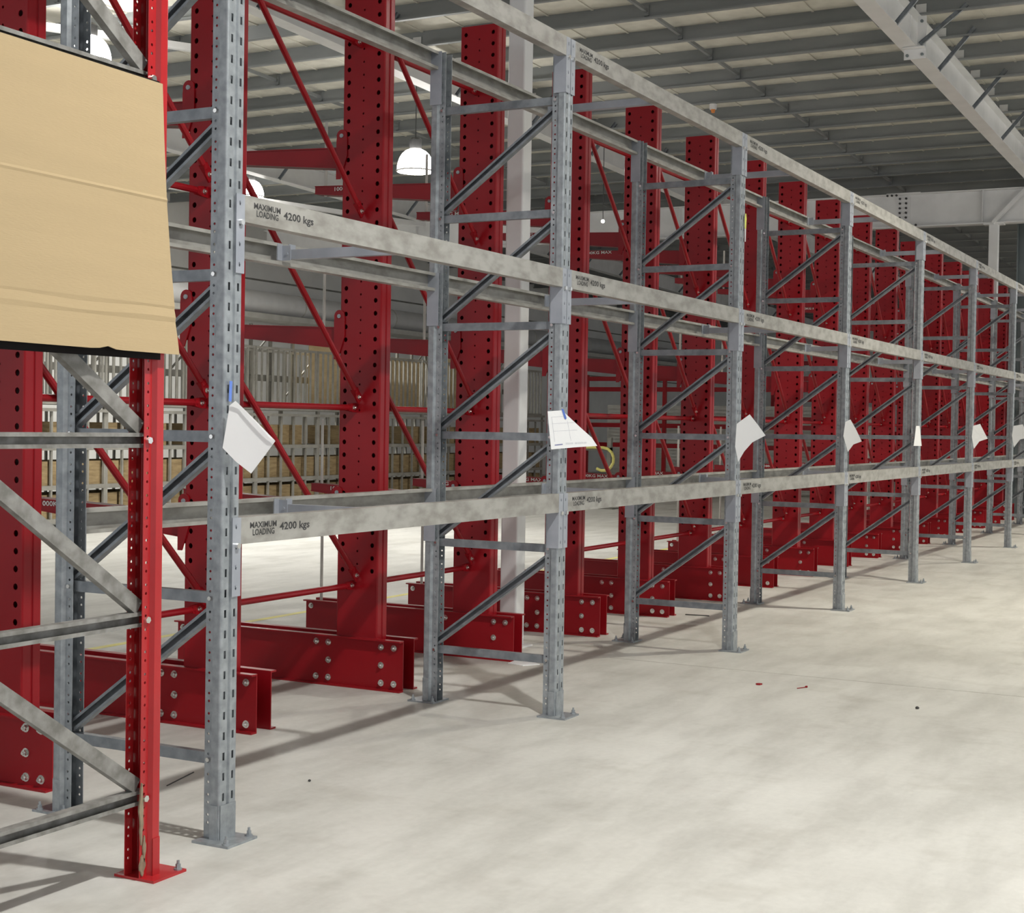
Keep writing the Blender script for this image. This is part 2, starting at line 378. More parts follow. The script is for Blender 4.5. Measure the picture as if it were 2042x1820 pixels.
hb = MB(); hb.chan((-.017, .045, 0), (-.017, DEP-.045, 0), (1,0,0), .042, .03); HBAR = hb.mesh('horizontal_brace', 'galv_dark')
db = MB(); db.chan((.016, DEP-.065, .045), (.016, .06, .557), (-1,0,0), .042, .034, lip=.011); DBAR = db.mesh('diagonal_brace', 'galv_dark')
def frame(n):
    x = X0+n*BAY+.045
    lab = f'galvanised rack upright frame with braces, {ORD[n]} along the row from the red post'
    f = thing('rack_frame', lab, 'rack frame', (x, 0, 0), 0, 'galvanised upright frames of the pallet rack')
    for y, rz in ((0, 0), (DEP, math.pi)):
        p = obj('post', POST, f, (0, y, .004), (0,0,rz))
        b = obj('foot_plate', FOOT, f, (0, y, 0), (0,0,rz))
        obj('foot_sleeve', SLEEVE, b)
        for ax, ay in ((-.08, -.06), (.06, -.055), (.06, .07)): obj('anchor_bolt', ANCH, b, (ax, ay, .009))
    for i, z in enumerate(HZ):
        obj('horizontal_brace', HBAR, f, (0, 0, z))
        if i < 5: obj('diagonal_brace', DBAR, f, (0, 0, z))
        for y in (.063, DEP-.063): obj('bolt', FBOLT, f, (-.034, y, z))
for n in range(10): frame(n)
# beams
LB = BAY-.1
def beam_meshes():
    m = MB(); h = .1; yb = .046
    m.box(0, LB, -.005, -.002, -h, 0).box(0, LB, -.002, yb, -.003, 0).box(0, LB, -.002, yb, -h, -h+.003)
    m.box(0, LB, yb-.003, yb, -.016, -.003).box(0, LB, yb-.003, yb, -h+.003, -h+.016)
    body = m.mesh('beam_body', 'beam')
    def conn(sx):
        c = MB(); vs = [.03+PIT*i for i in range(4)]
        o = (-.046, -.0055, -.292) if sx < 0 else (0, -.0055, -.292)
        c.plate(o, (1,0,0), (0,0,1), (0,-1,0), .046, .292, .004, [(.022, .0042, .007, vs, 'o')])
        if sx < 0: c.box(0, .004, -.0055, .066, -.292, 0)
        else: c.box(-.004, 0, -.0055, .066, -.292, 0)
        # pressed hooks just proud of the plate
        for v in vs:
            u = o[0]+.022; c.prism([(u-.004, -.292+v+.004), (u+.006, -.292+v+.008), (u+.006, -.292+v+.012), (u-.004, -.292+v+.010)], 'y', -.009, -.0055)
        return c
    return body, conn(-1).mesh('end_connector', 'zinc'), conn(1).mesh('end_connector', 'zinc')
BODY, CONL, CONR = beam_meshes()
tx = MB()
for t, a in (('MAXIMUM', (.058, .222, -.044, -.021)), ('LOADING', (.074, .209, -.072, -.0475)), ('4200 kgs', (.242, .438, -.069, -.030))):
    tx.add(*text_mesh(t, 'ink', *a, bold=.022))
LETT = tx.mesh('lettering', 'ink')
CPIN = MB().tube((0,0,0), (0,-.012,0), .011, 10).mesh('locking_pin', 'bolt')
LEV = ((1.193, 'lowest'), (2.388, 'middle'), (3.607, 'top'))
for n in range(9):
    xs = X0+n*BAY+.095
    for z, ln in LEV:
        b = thing('rack_beam', f'front galvanised beam stencilled with its loading, {ln} level, {ORD[n]} bay from the red post', 'rack beam', (xs, 0, z), 0, 'front beams of the pallet rack')
        obj('beam_body', BODY, b); obj('end_connector', CONL, b); obj('end_connector', CONR, b, (LB, 0, 0))
        obj('lettering', LETT, b, (0, -.0056, 0))
        obj('locking_pin', CPIN, b, (-.02, -.0055, -.104)); obj('locking_pin', CPIN, b, (LB+.02, -.0055, -.104))
        b = thing('rack_beam', f'rear galvanised beam with open inner side, {ln} level, {ORD[n]} bay from the red post', 'rack beam', (xs+LB, DEP, z), math.pi, 'rear beams of the pallet rack')
        obj('beam_body', BODY, b); obj('end_connector', CONL, b); obj('end_connector', CONR, b, (LB, 0, 0))
sb = MB(); sb.chan((0, .05, -.052), (0, DEP-.05, -.052), (1,0,0), .044, .04)
SBAR = sb.mesh('bar', 'zinc')
SBR = MB().box(-.004, .0, -.05, .003, -.08, -.01).box(-.04, .0, -.003, .003, -.08, -.004).box(.0, .05, -.04, -.036, -.04, -.004).tube((-.004,-.03,-.05), (-.009,-.03,-.05), .008, 10).mesh('end_bracket', 'zinc')
for n in range(9):
    for z, ln in LEV:
        s = thing('support_bar', f'blue-grey cross support bar, {ln} level, {ORD[n]} bay from the red post', 'support bar', (X0+n*BAY+1.385, 0, z), 0, 'cross bars between front and rear beams')
        obj('bar', SBAR, s)
        obj('end_bracket', SBR, s, (0, DEP-.046, 0)); obj('end_bracket', SBR, s, (0, .046, 0), (0,0,math.pi))
# ------------------------------------------------------------------ CANTILEVER RACK
CX = lambda k: 5.93+1.37*k          # tip of the near base flange
CY0, CY1 = 1.262, 1.548
CH = 4.2
def column_mesh():
    m = MB(); w = CY1-CY0; n = 54
    big = [.16+i*PIT for i in range(n)]
    sm = [.16+PIT/2+i*PIT for i in range(n-1)]
    big = [v for v in big if v > .62]; sm = [v for v in sm if v > .62]
    r = .010
    m.plate((0, CY0+r, 0), (0,1,0), (0,0,1), (-1,0,0), w-2*r, CH, .004,
            [(.040-r, .0135, .0145, big, 'o'), (w/2-r, .0062, .0065, sm, 'o'), (w-.040-r, .0135, .0145, big, 'o')])
    wx = .11
    def strip(p, q):
        p, q = Vector((*p, 0)), Vector((*q, 0)); U = q-p; L = U.length; U.normalize(); Nn = U.cross(Vector((0,0,1)))
        m.plate(p, U, (0,0,1), Nn, L, CH, .004)
    for k in range(4):
        a, b = k*math.pi/8, (k+1)*math.pi/8
        f = lambda a: (r-r*math.cos(a), CY0+r-r*math.sin(a))
        strip(f(a), f(b)); strip((wx-f(b)[0], f(b)[1]), (wx-f(a)[0], f(a)[1]))
        g = lambda a: (f(a)[0], CY0+CY1-f(a)[1])
        strip(g(b), g(a))
    strip((r, CY0), (.046, CY0)); strip((.046, CY0), (.049, CY0+.006)); strip((.049, CY0+.006), (.061, CY0+.006)); strip((.061, CY0+.006), (.064, CY0)); strip((.064, CY0), (wx-r, CY0))
    strip((wx, CY0+r), (wx, CY1)); strip((wx, CY1), (r, CY1))
    m.box(.004, wx-.004, CY0+.008, CY1-.004, CH-.012, CH-.004)
    return m.mesh('column', 'red')
COLM = column_mesh()
BY0, BY1, BZ = 1.075, 2.74, .297
def base_mesh(s):
    m = MB(); x0, x1 = (-.045, 0) if s < 0 else (.11, .155)
    if s < 0: m.box(-.007, -.0005, BY0, BY1, .009, BZ-.009)
    else: m.box(.1105, .117, BY0, BY1, .009, BZ-.009)
    m.box(x0, x1+(0 if s > 0 else -.0005), BY0, BY1, .0, .009).box(x0, x1+(0 if s > 0 else -.0005), BY0, BY1, BZ-.009, BZ)
    return m.mesh('base_channel', 'red')
BASE1, BASE2 = base_mesh(-1), base_mesh(1)
BBOLT = hexbolt('bolt', .0135, .016)
ABOLT = hexbolt('bolt', .0115, .010)
BPOS = [(1.596,.25),(1.594,.145),(1.594,.042),(1.682,.25),(1.682,.042),(1.225,.25),(1.224,.145),(1.222,.042),(1.137,.25),(1.135,.042),(2.697,.254)]
AL = 1.172
def arm_mesh():
    m = MB(); zr0, zr1, zt0, zt1 = -.172, -.046, -.058, 0   # z measured from the arm's tip top
    x0, x1 = .012, .098
    m.hexa([(x0,0,zr0),(x1,0,zr0),(x1,0,zr1),(x0,0,zr1)], [(x0,AL,zt0),(x1,AL,zt0),(x1,AL,zt1),(x0,AL,zt1)])
    m.hexa([(x0-.006,0,zr1-.006),(x1+.006,0,zr1-.006),(x1+.006,0,zr1),(x0-.006,0,zr1)], [(x0-.006,AL,zt1-.006),(x1+.006,AL,zt1-.006),(x1+.006,AL,zt1),(x0-.006,AL,zt1)])
    m.hexa([(x0-.006,0,zr0),(x1+.006,0,zr0),(x1+.006,0,zr0+.006),(x0-.006,0,zr0+.006)], [(x0-.006,AL,zt0),(x1+.006,AL,zt0),(x1+.006,AL,zt0+.006),(x0-.006,AL,zt0+.006)])
    return m.mesh('arm', 'red')
ARM = arm_mesh()
def bracket_mesh():
    pin = (-.004, .018); R = .037; poly = []
    for a in range(9):
        t = math.radians(150-a*165/8); poly.append((pin[0]+R*math.cos(t), pin[1]+R*math.sin(t)))
    poly = [(-.041, -.10), (-.0405, -.005)]+poly+[(.034, -.01), (.034, -.235), (.006, -.235)]
    m = MB(); m.prism(poly, 'x', -.009, -.002); m.prism(poly, 'x', .112, .119)
    m.box(-.002, .112, .001, .012, -.2, -.03)
    return m.mesh('arm_bracket', 'red'), pin
BRK, PINP = bracket_mesh()
PIN = MB().tube((-.016,0,0), (.126,0,0), .012, 12).mesh('pin', 'galv')
ROD = MB().tube((.055, AL-.06, -.07), (.055, AL-.06, .455), .0105, 10).mesh('stop_rod', 'lightgrey')
BROD = MB().tube((.055, 2.655, BZ-.14), (.055, 2.655, .76), .0105, 10).box(-.0005,.1105,2.60,2.70,BZ-.16,BZ-.14).mesh('stop_rod', 'lightgrey')
V, Fc = text_mesh('1000KG MAX', 'whiteink', 0, .29, -.014, .014, bold=.02)
ATX = MB().add([(-.0005, AL-.17-x, z-.032-.0*x) for x, y, z in V], [f for f in Fc]).mesh('lettering', 'whiteink')
ATIP = (1.122, 2.160, 3.218)
def cantilever(k, full):
    x = CX(k)+.045
    lab = f'red perforated cantilever column with base and arms, {ORD[k+1]} along the row from the cardboard'
    c = thing('cantilever_rack', lab, 'cantilever rack', (x, 0, 0), 0, 'red cantilever columns behind the pallet rack')
    obj('column', COLM, c)
    b1 = obj('base_channel', BASE1, c); obj('base_channel', BASE2, c); obj('stop_rod', BROD, c)
    for y, z in BPOS: obj('bolt', BBOLT, b1, (-.007, y, z))
    for z in ATIP:
        a = obj('arm', ARM, c, (0, CY1+.004, z))
        obj('arm_bracket', BRK, a); obj('pin', PIN, a, (0, PINP[0], PINP[1])); obj('stop_rod', ROD, a); obj('lettering', ATX, a, (.0055, 0, 0))
    return c
NC = 27
for k in range(-1, NC-1): cantilever(k, k < 9)
# tie bars between columns
def tie(p, q, lab, r=.0175):
    m = MB(); p, q = Vector(p), Vector(q); d = (q-p).normalized()
    m.tube(p+d*.07, q-d*.07, r, 10)
    u = Vector((0,1,0)).cross(d).normalized()
    for a, s in ((p, 1), (q, -1)):
        for j in range(2):
            e0, e1 = a+d*(s*.045*j), a+d*(s*(.045*(j+1)+.005))
            w0 = .028 if j == 0 else .026; w1 = .026 if j == 0 else r; t0 = .005; t1 = .006 if j == 0 else r
            Y = Vector((0,1,0))
            A = [e0+u*w0*i+Y*t0*jj for i, jj in ((-1,-1),(1,-1),(1,1),(-1,1))]; B = [e1+u*w1*i+Y*t1*jj for i, jj in ((-1,-1),(1,-1),(1,1),(-1,1))]
            m.hexa(A, B) if s > 0 else m.hexa(B, A)
    o = thing('tie_bar', lab, 'tie bar', tuple(p), 0, 'red tie bars between the cantilever columns')
    for i, v in enumerate(m.v): m.v[i] = tuple(Vector(v)-p)
    obj('bar', m.mesh('bar', 'red'), o)
    e = q-p-d*.03
    obj('bolt', TBOLT, o, (e.x, -.004, e.z)); 
TBOLT = hexbolt('bolt', .010, .012, (0,-1,0))
GUS = MB().box(-.03, 0, -.004, .004, -.06, .06)
for k in range(-1, NC-2):
    if k == 2: continue          # the white column stands in this gap
    dy = .09 if k == 15 else 0      # that bay's bars pass behind the slim girder post
    xa, xb = CX(k)+.155, CX(k+1)+.045; nm = f'between the {ORD[k+1]} and {ORD[k+2]} red columns'
    for z, w in ((.60, 'lowest'), (1.64, 'second'), (2.70, 'third'), (3.765, 'top')):
        tie((xa, 1.425+dy, z), (xb, 1.425+dy, z), f'{w} horizontal red tie bar {nm}')
    for z0, z1, w in ((.64, 1.86, 'lowest'), (1.68, 2.93, 'middle'), (2.76, 3.98, 'upper')):
        tie((xa+.018, 1.387+dy, z1), (xb-.018, 1.387+dy, z0), f'{w} diagonal red tie bar {nm}')
# ------------------------------------------------------------------ RED UPRIGHT FRAME at the row's end, with the cardboard
def red_frame():
    f = thing('red_rack_frame', 'bright red scuffed rack upright frame with weathered grey braces at the row end', 'rack frame', (3.935, -.03, 0))
    P = post_mesh('post', 'red_bright', 3.9)
    PF = foot_mesh('foot_plate', 'red_bright'); SL = sleeve_mesh('foot_sleeve', 'red_bright')
    R = math.pi/2
    for x, rz in ((0, R), (-.93, -R)):
        obj('post', P, f, (x, 0, .004), (0,0,rz)); b = obj('foot_plate', PF, f, (x, 0, 0), (0,0,rz)); obj('foot_sleeve', SL, b)
        for ax, ay in ((-.08, -.06), (.06, -.055)): obj('anchor_bolt', ANCH, b, (ax, ay, .009))
    zz = [.275+.603*i for i in range(6)]
    h = MB(); h.chan((-.93+.04, .020, 0), (-.04, .020, 0), (0,-1,0), .05, .036, lip=.013); hm = h.mesh('horizontal_brace', 'galv_old')
    d = MB(); d.chan((-.93+.06, -.012, .72-.14), (-.072, -.012, .04), (0,1,0), .05, .03); dm = d.mesh('diagonal_brace', 'galv_old')
    bl = hexbolt('bolt', .012, .012, (0,-1,0), 'bolt', False)
    for i, z in enumerate(zz):
        obj('horizontal_brace', hm, f, (0, 0, z)); obj('bolt', bl, f, (-.063, -.034, z))
        if i < 5: obj('diagonal_brace', dm, f, (0, 0, z))
    # dried mud caught on the flange near the foot
    mm = MB(); rnd = random.Random(3)
    for z0, z1, w, xx in ((.12, .33, .020, -.079), (.014, .085, .026, -.072), (.06, .15, .014, -.064)):
        n = 9; L = []; Rr = []
        for i in range(n+1):
            z = z0+(z1-z0)*i/n; e = math.sin(math.pi*(i+.4)/(n+.8))
            L.append((xx-w*.5*e*rnd.uniform(.6, 1.3), z)); Rr.append((xx+w*.5*e*rnd.uniform(.5, 1.2), z))
        mm.prism(L+Rr[::-1], 'y', -.0395, -.0335)
    obj('dried_mud', mm.mesh('dried_mud', 'mud'), f)
red_frame()
def cardboard():
    c = thing('cardboard_sheet', 'large tan cardboard sheet with fold creases tied to the red frame', 'cardboard', (3.53, -.093, 1.774))
    # fold lines across the sheet, bottom part kicks out towards the aisle
    rows = [(0, .022), (.045, .019), (.108, .012), (.122, .0145), (.150, .010), (.162, .012), (.335, .004), (.508, 0), (.516, .003), (.524, 0), (.72, .0), (.9, 0)]
    N1 = 24; m = MB(); vs = []; rnd = random.Random(5)
    for side in (0, 1):
        for j, (dz, out) in enumerate(rows):
            for i in range(N1+1):
                t = i/N1; x = -.46+t*(.46+.363+.073*(1-dz/.9)**1.3)
                z = dz+(t-.5)*(-.004)+(.006*math.sin(t*9) if j in (3, 4) else 0)*.6
                if j == 0: z += .010*math.exp(-((t-.62)/.03)**2)
                y = -out*(.55+.45*t)+.002*math.sin(3*t+dz*4)+(.004 if side else 0)
                vs.append((x, y, z))
    n = (N1+1); K = len(rows)*n; fs = []
    for j in range(len(rows)-1):
        for i in range(N1):
            a = j*n+i; fs.append((a, a+1, a+n+1, a+n)); fs.append((K+a, K+a+n, K+a+n+1, K+a+1))
    for i in range(N1): fs.append((i, K+i, K+i+1, i+1)); a = (len(rows)-1)*n+i; fs.append((a, a+1, K+a+1, K+a))
    for j in range(len(rows)-1):
        a = j*n; fs.append((a, a+n, K+a+n, K+a)); a = j*n+N1; fs.append((a, K+a, K+a+n, a+n))
    m.add(vs, fs); obj('sheet', m.mesh('sheet', 'card'), c)
    b = MB().hexa([(-.46,.008,-.022),(.375,.008,-.022),(.375,.012,-.022),(-.46,.012,-.022)], [(-.46,.008,.905),(.355,.008,.905),(.355,.012,.905),(-.46,.012,.905)])
    obj('backing_sheet', b.mesh('backing_sheet', 'black'), c)['label'] = 'black backing sheet'
cardboard()
# ------------------------------------------------------------------ PAPERS on the uprights
PAP = [
 [(0.022,1.606),(0.044,1.624),(0.118,1.554),(0.192,1.48),(0.151,1.423),(0.104,1.36),(0.047,1.403),(-0.002,1.452)],
 [(-0.069,1.629),(0.008,1.635),(0.1,1.552),(0.167,1.494),(0.197,1.45),(0.075,1.44),(-0.047,1.427)],
 [(-0.003,1.587),(0.086,1.655),(0.147,1.579),(0.197,1.51),(0.107,1.46),(0.053,1.396),(0.012,1.322),(-0.011,1.43)],
 [(-0.005,1.628),(0.038,1.65),(0.092,1.556),(0.137,1.462),(0.068,1.435),(0.022,1.37),(-0.021,1.507)],
 [(-0.036,1.614),(0.0,1.614),(0.025,1.409),(-0.057,1.408)],
 [(0.002,1.635),(0.085,1.66),(0.175,1.485),(0.08,1.451),(0.017,1.36),(-0.011,1.509)],
 [(0.003,1.655),(0.125,1.678),(0.217,1.502),(0.095,1.473),(0.016,1.363),(-0.015,1.526)]]
PLAB = ['blank white paper sheet with a curled top edge on the first rack frame',
        'white sheet printed with a table, taped with blue tape to the second rack frame',
        'white paper sheet hanging by one corner from the third rack frame',
        'white paper sheet curling on the fourth rack frame',
        'narrow folded white paper strip on the fifth rack frame',
        'white paper sheet with a curved lower edge on the sixth rack frame',
        'white paper sheet on the seventh rack frame']
def paper(n):
    h = Vector((.467, -.884, 0)); nn = Vector((-.884, -.467, 0))
    o = Vector((X0+n*BAY-.005, -.003, 0))+nn*.012
    z0 = sum(z for u, z in PAP[n])/len(PAP[n])
    root = thing('paper_sheet', PLAB[n], 'paper', (o.x, o.y, z0), 0, 'paper sheets taped to the rack frames')
    def P(u, z, e=0):
        bow = .35*(u-.01)**2 if n != 4 else 0
        q = h*u+nn*(e+bow+(.10*(1.6-z)*max(u, 0) if n in (2, 3, 5, 6) else .0)); return (q.x, q.y, z-z0)
    # fill the outline with a fan of rings so that the sheet can bow
    bm = bmesh.new(); poly = PAP[n]; pts = []
    for i in range(len(poly)):
        a, b = poly[i], poly[(i+1) % len(poly)]
        for k in range(4): pts.append((a[0]+(b[0]-a[0])*k/4, a[1]+(b[1]-a[1])*k/4))
    cu, cz = sum(p[0] for p in poly)/len(poly), z0
    m = MB(); L = len(pts); vs = []
    for e in (0, -.0006):
        for t in (1, .66, .33):
            vs += [P(cu+(u-cu)*t, cz+(z-cz)*t, e) for u, z in pts]
        vs.append(P(cu, cz, e))
    K = 3*L+1; fs = []
    for r in range(2):
        for i in range(L): fs.append((r*L+i, r*L+(i+1) % L, (r+1)*L+(i+1) % L, (r+1)*L+i))
    for i in range(L): fs.append((2*L+i, 2*L+(i+1) % L, 3*L))
    fs += [tuple(K+i for i in f[::-1]) for f in fs]+[(i, K+i, K+(i+1) % L, (i+1) % L) for i in range(L)]
    m.add(vs, fs); obj('sheet', m.mesh('sheet', 'paper', False), root); bm.free()
    if n == 0:
        m = MB(); e = .004
        m.hexa([P(.022,1.606,e),P(.06,1.594,e),P(.06,1.594,e+.001),P(.022,1.606,e+.001)], [P(.044,1.624,e),P(.062,1.607,e),P(.062,1.607,e+.001),P(.044,1.624,e+.001)])
        m.hexa([P(.06,1.594,e),P(.175,1.49,e+.002),P(.175,1.49,e+.003),P(.06,1.594,e+.001)], [P(.062,1.607,e),P(.192,1.482,e),P(.192,1.482,e+.001),P(.062,1.607,e+.001)])
        obj('curled_edge', m.mesh('curled_edge', 'paper'), root)
        obj('tape', MB().box(-.008, .008, -.001, 0, 0, .075).mesh('tape', 'tape'), root, (.0365, -.0, 1.622-z0), (0, .05, 0))
    if n == 1:
        def line(a, b, w, nm, mat, par):
            a, b = Vector(a), Vector(b); d = (b-a).normalized(); s = Vector((-d.y, d.x))*w/2
            m = MB(); k = 10
            for i in range(k):
                p, q = a+(b-a)*i/k, a+(b-a)*(i+1)/k
                m.add([P(*(p-s), .0008), P(*(q-s), .0008), P(*(q+s), .0008), P(*(p+s), .0008)], [(0,1,2,3)])
            return obj(nm, m.mesh(nm, mat), par)
        pr = line((-.047,1.600), (-.028,1.468), .0016, 'printed_table', 'print', root)
        for a, b in (((-.047,1.598),(.014,1.603)), ((-.041,1.563),(.075,1.572)), ((-.036,1.524),(.09,1.532)), ((.037,1.58),(.058,1.474))):
            line(a, b, .0013, 'table_line', 'print', pr)
        line((-.028,1.450), (.014,1.4555), .006, 'printed_mark', 'print_blue', root)
        for u, l in ((.03, .04), (.078, .014), (.094, .03), (.126, .014)):
            for dz in (0, .005): line((u, 1.455+.06*u+dz), (u+l, 1.455+.06*(u+l)+dz), .0016, 'printed_text', 'print', root)
        t = MB(); A = [P(.004,1.645,.003), P(.016,1.640,.003), P(.033,1.594,.0015), P(.028,1.587,.0015), P(.0205,1.592,.0015)]
        t.add(A, [(0,1,2,3,4)]); t.add([tuple(Vector(a)+nn*.0006) for a in A], [(0,1,2,3,4)]); obj('tape', t.mesh('tape', 'tape'), root)
for n in range(7): paper(n)
# small yellow tag on the third frame
t = thing('yellow_tag', 'small yellow tag with a white tail stuck on the third rack frame', 'tag', (X0+2*BAY+.075, -.012, 3.0))
obj('tag_face', MB().prism([(-.012,-.05),(.010,-.05),(.016,.02),(.008,.055),(-.008,.055),(-.018,.02)], 'y', 0, .002).mesh('tag_face', 'yellow_tag'), t)
obj('tag_tail', MB().prism([(-.004,-.14),(.008,-.14),(.010,-.045),(-.010,-.045)], 'y', .0005, .002).mesh('tag_tail', 'paper'), t)
# ------------------------------------------------------------------ FLOOR BITS
def bit(name, m, mat, lab, cat, loc, rz=0): tag(obj(name, m.mesh(name, mat), None, loc, (0,0,rz)), lab, cat)
bit('plastic_offcut', MB().prism([(-.09,-.05),(.02,-.115),(.09,-.02),(.07,.09),(-.05,.08)], 'z', 0, .004), 'paper', 'flat white offcut lying on the floor beside the second rack frame', 'offcut', (8.66, .98, 0))
bit('thin_stick', MB().beam((-.13,0,.002), (.13,0,.002), .003, .004), 'cable', 'thin dark stick lying on the floor between the first two frames', 'stick', (5.04, .766, 0), .25)
bit('pebble', MB().lathe([(0,.0),(.010,.002),(.012,.007),(.006,.013),(0,.014)], 8), 'cable', 'single dark pebble on the open aisle floor', 'pebble', (8.47, -1.612, 0))
bit('pebble', MB().lathe([(0,.0),(.006,.002),(.007,.005),(.004,.009),(0,.01)], 8), 'cable', 'tiny dark pebble on the floor beside the first rack bay', 'pebble', (5.296, .27, 0))
bit('red_scrap', MB().prism([(-.016,-.012),(.014,-.018),(.02,.004),(.0,.02),(-.018,.01)], 'z', 0, .008), 'red', 'small red scrap on the floor beside the floor joint', 'scrap', (8.737, -.598, 0))
bit('screw', MB().tube((-.04,0,.003), (.03,0,.004), .0028, 6).tube((.03,0,.0062), (.042,0,.0062), .006, 8), 'red', 'small screw with a dark head lying on the aisle floor', 'screw', (8.763, -.86, 0), -.5)
bit('steel_strip', MB().beam((-.1,0,.004), (.1,0,.004), .014, .006), 'cable', 'short dark steel strip on the floor behind the third rack frame', 'strip', (11.69, .92, 0), -1.4)
# ------------------------------------------------------------------ LAMPS
def dome_meshes():
    R, H = .25, .30; n = 12; prof = []
    for i in range(n+1):
        t = i/n*math.pi/2*.93; prof.append((R*math.cos(t)**.75, H*math.sin(t)))
    inn = [(r-.006, z) for r, z in prof]
    d = MB().lathe(prof+inn[::-1], 28); return d.mesh('dome_shade', 'dome', True)
DOME = dome_meshes()
RIM = MB().lathe([(.246,-.012),(.262,-.012),(.262,.006),(.246,.006),(.246,-.012)], 28).mesh('rim', 'lightgrey')
GEAR = MB().lathe([(0,.285),(.075,.285),(.085,.30),(.085,.42),(.06,.45),(0,.45)], 16).mesh('ballast', 'cable')
BULB = MB().lathe([(0,.045),(.04,.05),(.06,.09),(.045,.15),(.02,.19),(.02,.285),(0,.285)], 14).mesh('bulb', 'lens', True)
LN = [0]
def lamp(x, y, z, lab, w=1.0, cone=152, col=LAMP_COL, off=''):
    t = thing('high_bay_lamp'+off, lab, 'lamp', (x, y, z), 0, 'dome high-bay lamps hanging from the roof')
    obj('dome_shade', DOME, t); obj('rim', RIM, t); obj('ballast', GEAR, t); obj('bulb', BULB, t)
    cable = ZS(x)+.005-z
    obj('cord', MB().tube((0,0,.45), (0,0,cable), .007, 6).mesh('cord', 'cable'), t)
    ld = bpy.data.lights.new('lamp_light'+off, 'SPOT'); ld.spot_size = math.radians(cone); ld.spot_blend = 1.0; ld.energy = LAMP_W*w; ld.color = col; ld.shadow_soft_size = .10
    l = bpy.data.objects.new('lamp_light'+off, ld); COL.objects.link(l); l.parent = t; l.location = (0, 0, -.06)
for i, x in enumerate((4.3, 13.6, 22.8, 32, 41)):
    lamp(x, -3.0, min(5.85, ZP(x)-.5), f'dome lamp over the open aisle, {ORD[i]} from the near end', 3.3, 152, LAMP_COL if i == 0 else (1, .945, .80), '_offscreen')
lamp(13.6, 9.51, 5.85, 'glowing dome lamp above the cardboard', 2.5)
lamp(17.40, 7.25, 4.98, 'glowing translucent dome lamp hanging on a thin cord behind the red columns', 2.5)
lamp(22.5, 14.0, 5.75, 'dome lamp glowing just above the first stencilled middle beam', 3.3, 172)
def bulb(x, y, z, rr, lab):
    t = thing('bulb_lamp', lab, 'lamp', (x, y, z))
    obj('bulb', MB().lathe([(0,-rr),(rr*.7,-rr*.7),(rr,0),(rr*.7,rr*.7),(0,rr)], 12).mesh('bulb', 'lens', True), t)
    obj('cord', MB().tube((0,0,rr*.8), (0,0,ZS(x)+.005-z), .006, 6).mesh('cord', 'cable'), t)
bulb(22.17, 6.62, 4.88, .03, 'tiny bright bulb hanging close to the white girder')
bulb(29.93, 12.45, 4.88, .085, 'small bright bulb lamp beyond the end of the crate shelves')
# small detector under a purlin
t = thing('smoke_detector', 'small white detector with an orange base under a purlin', 'detector', (20.78, 4.25, 6.212))
obj('detector_body', MB().lathe([(0,.0),(.05,.0),(.055,.03),(.055,.08),(0,.08)], 14).mesh('detector_body', 'white'), t)
obj('detector_lens', MB().lathe([(0,-.05),(.025,-.045),(.035,0),(0,0)], 12).mesh('detector_lens', 'orange'), t)
obj('stem', MB().tube((0,0,.078), (0,0,.092), .012, 8).mesh('stem', 'lightgrey'), t)
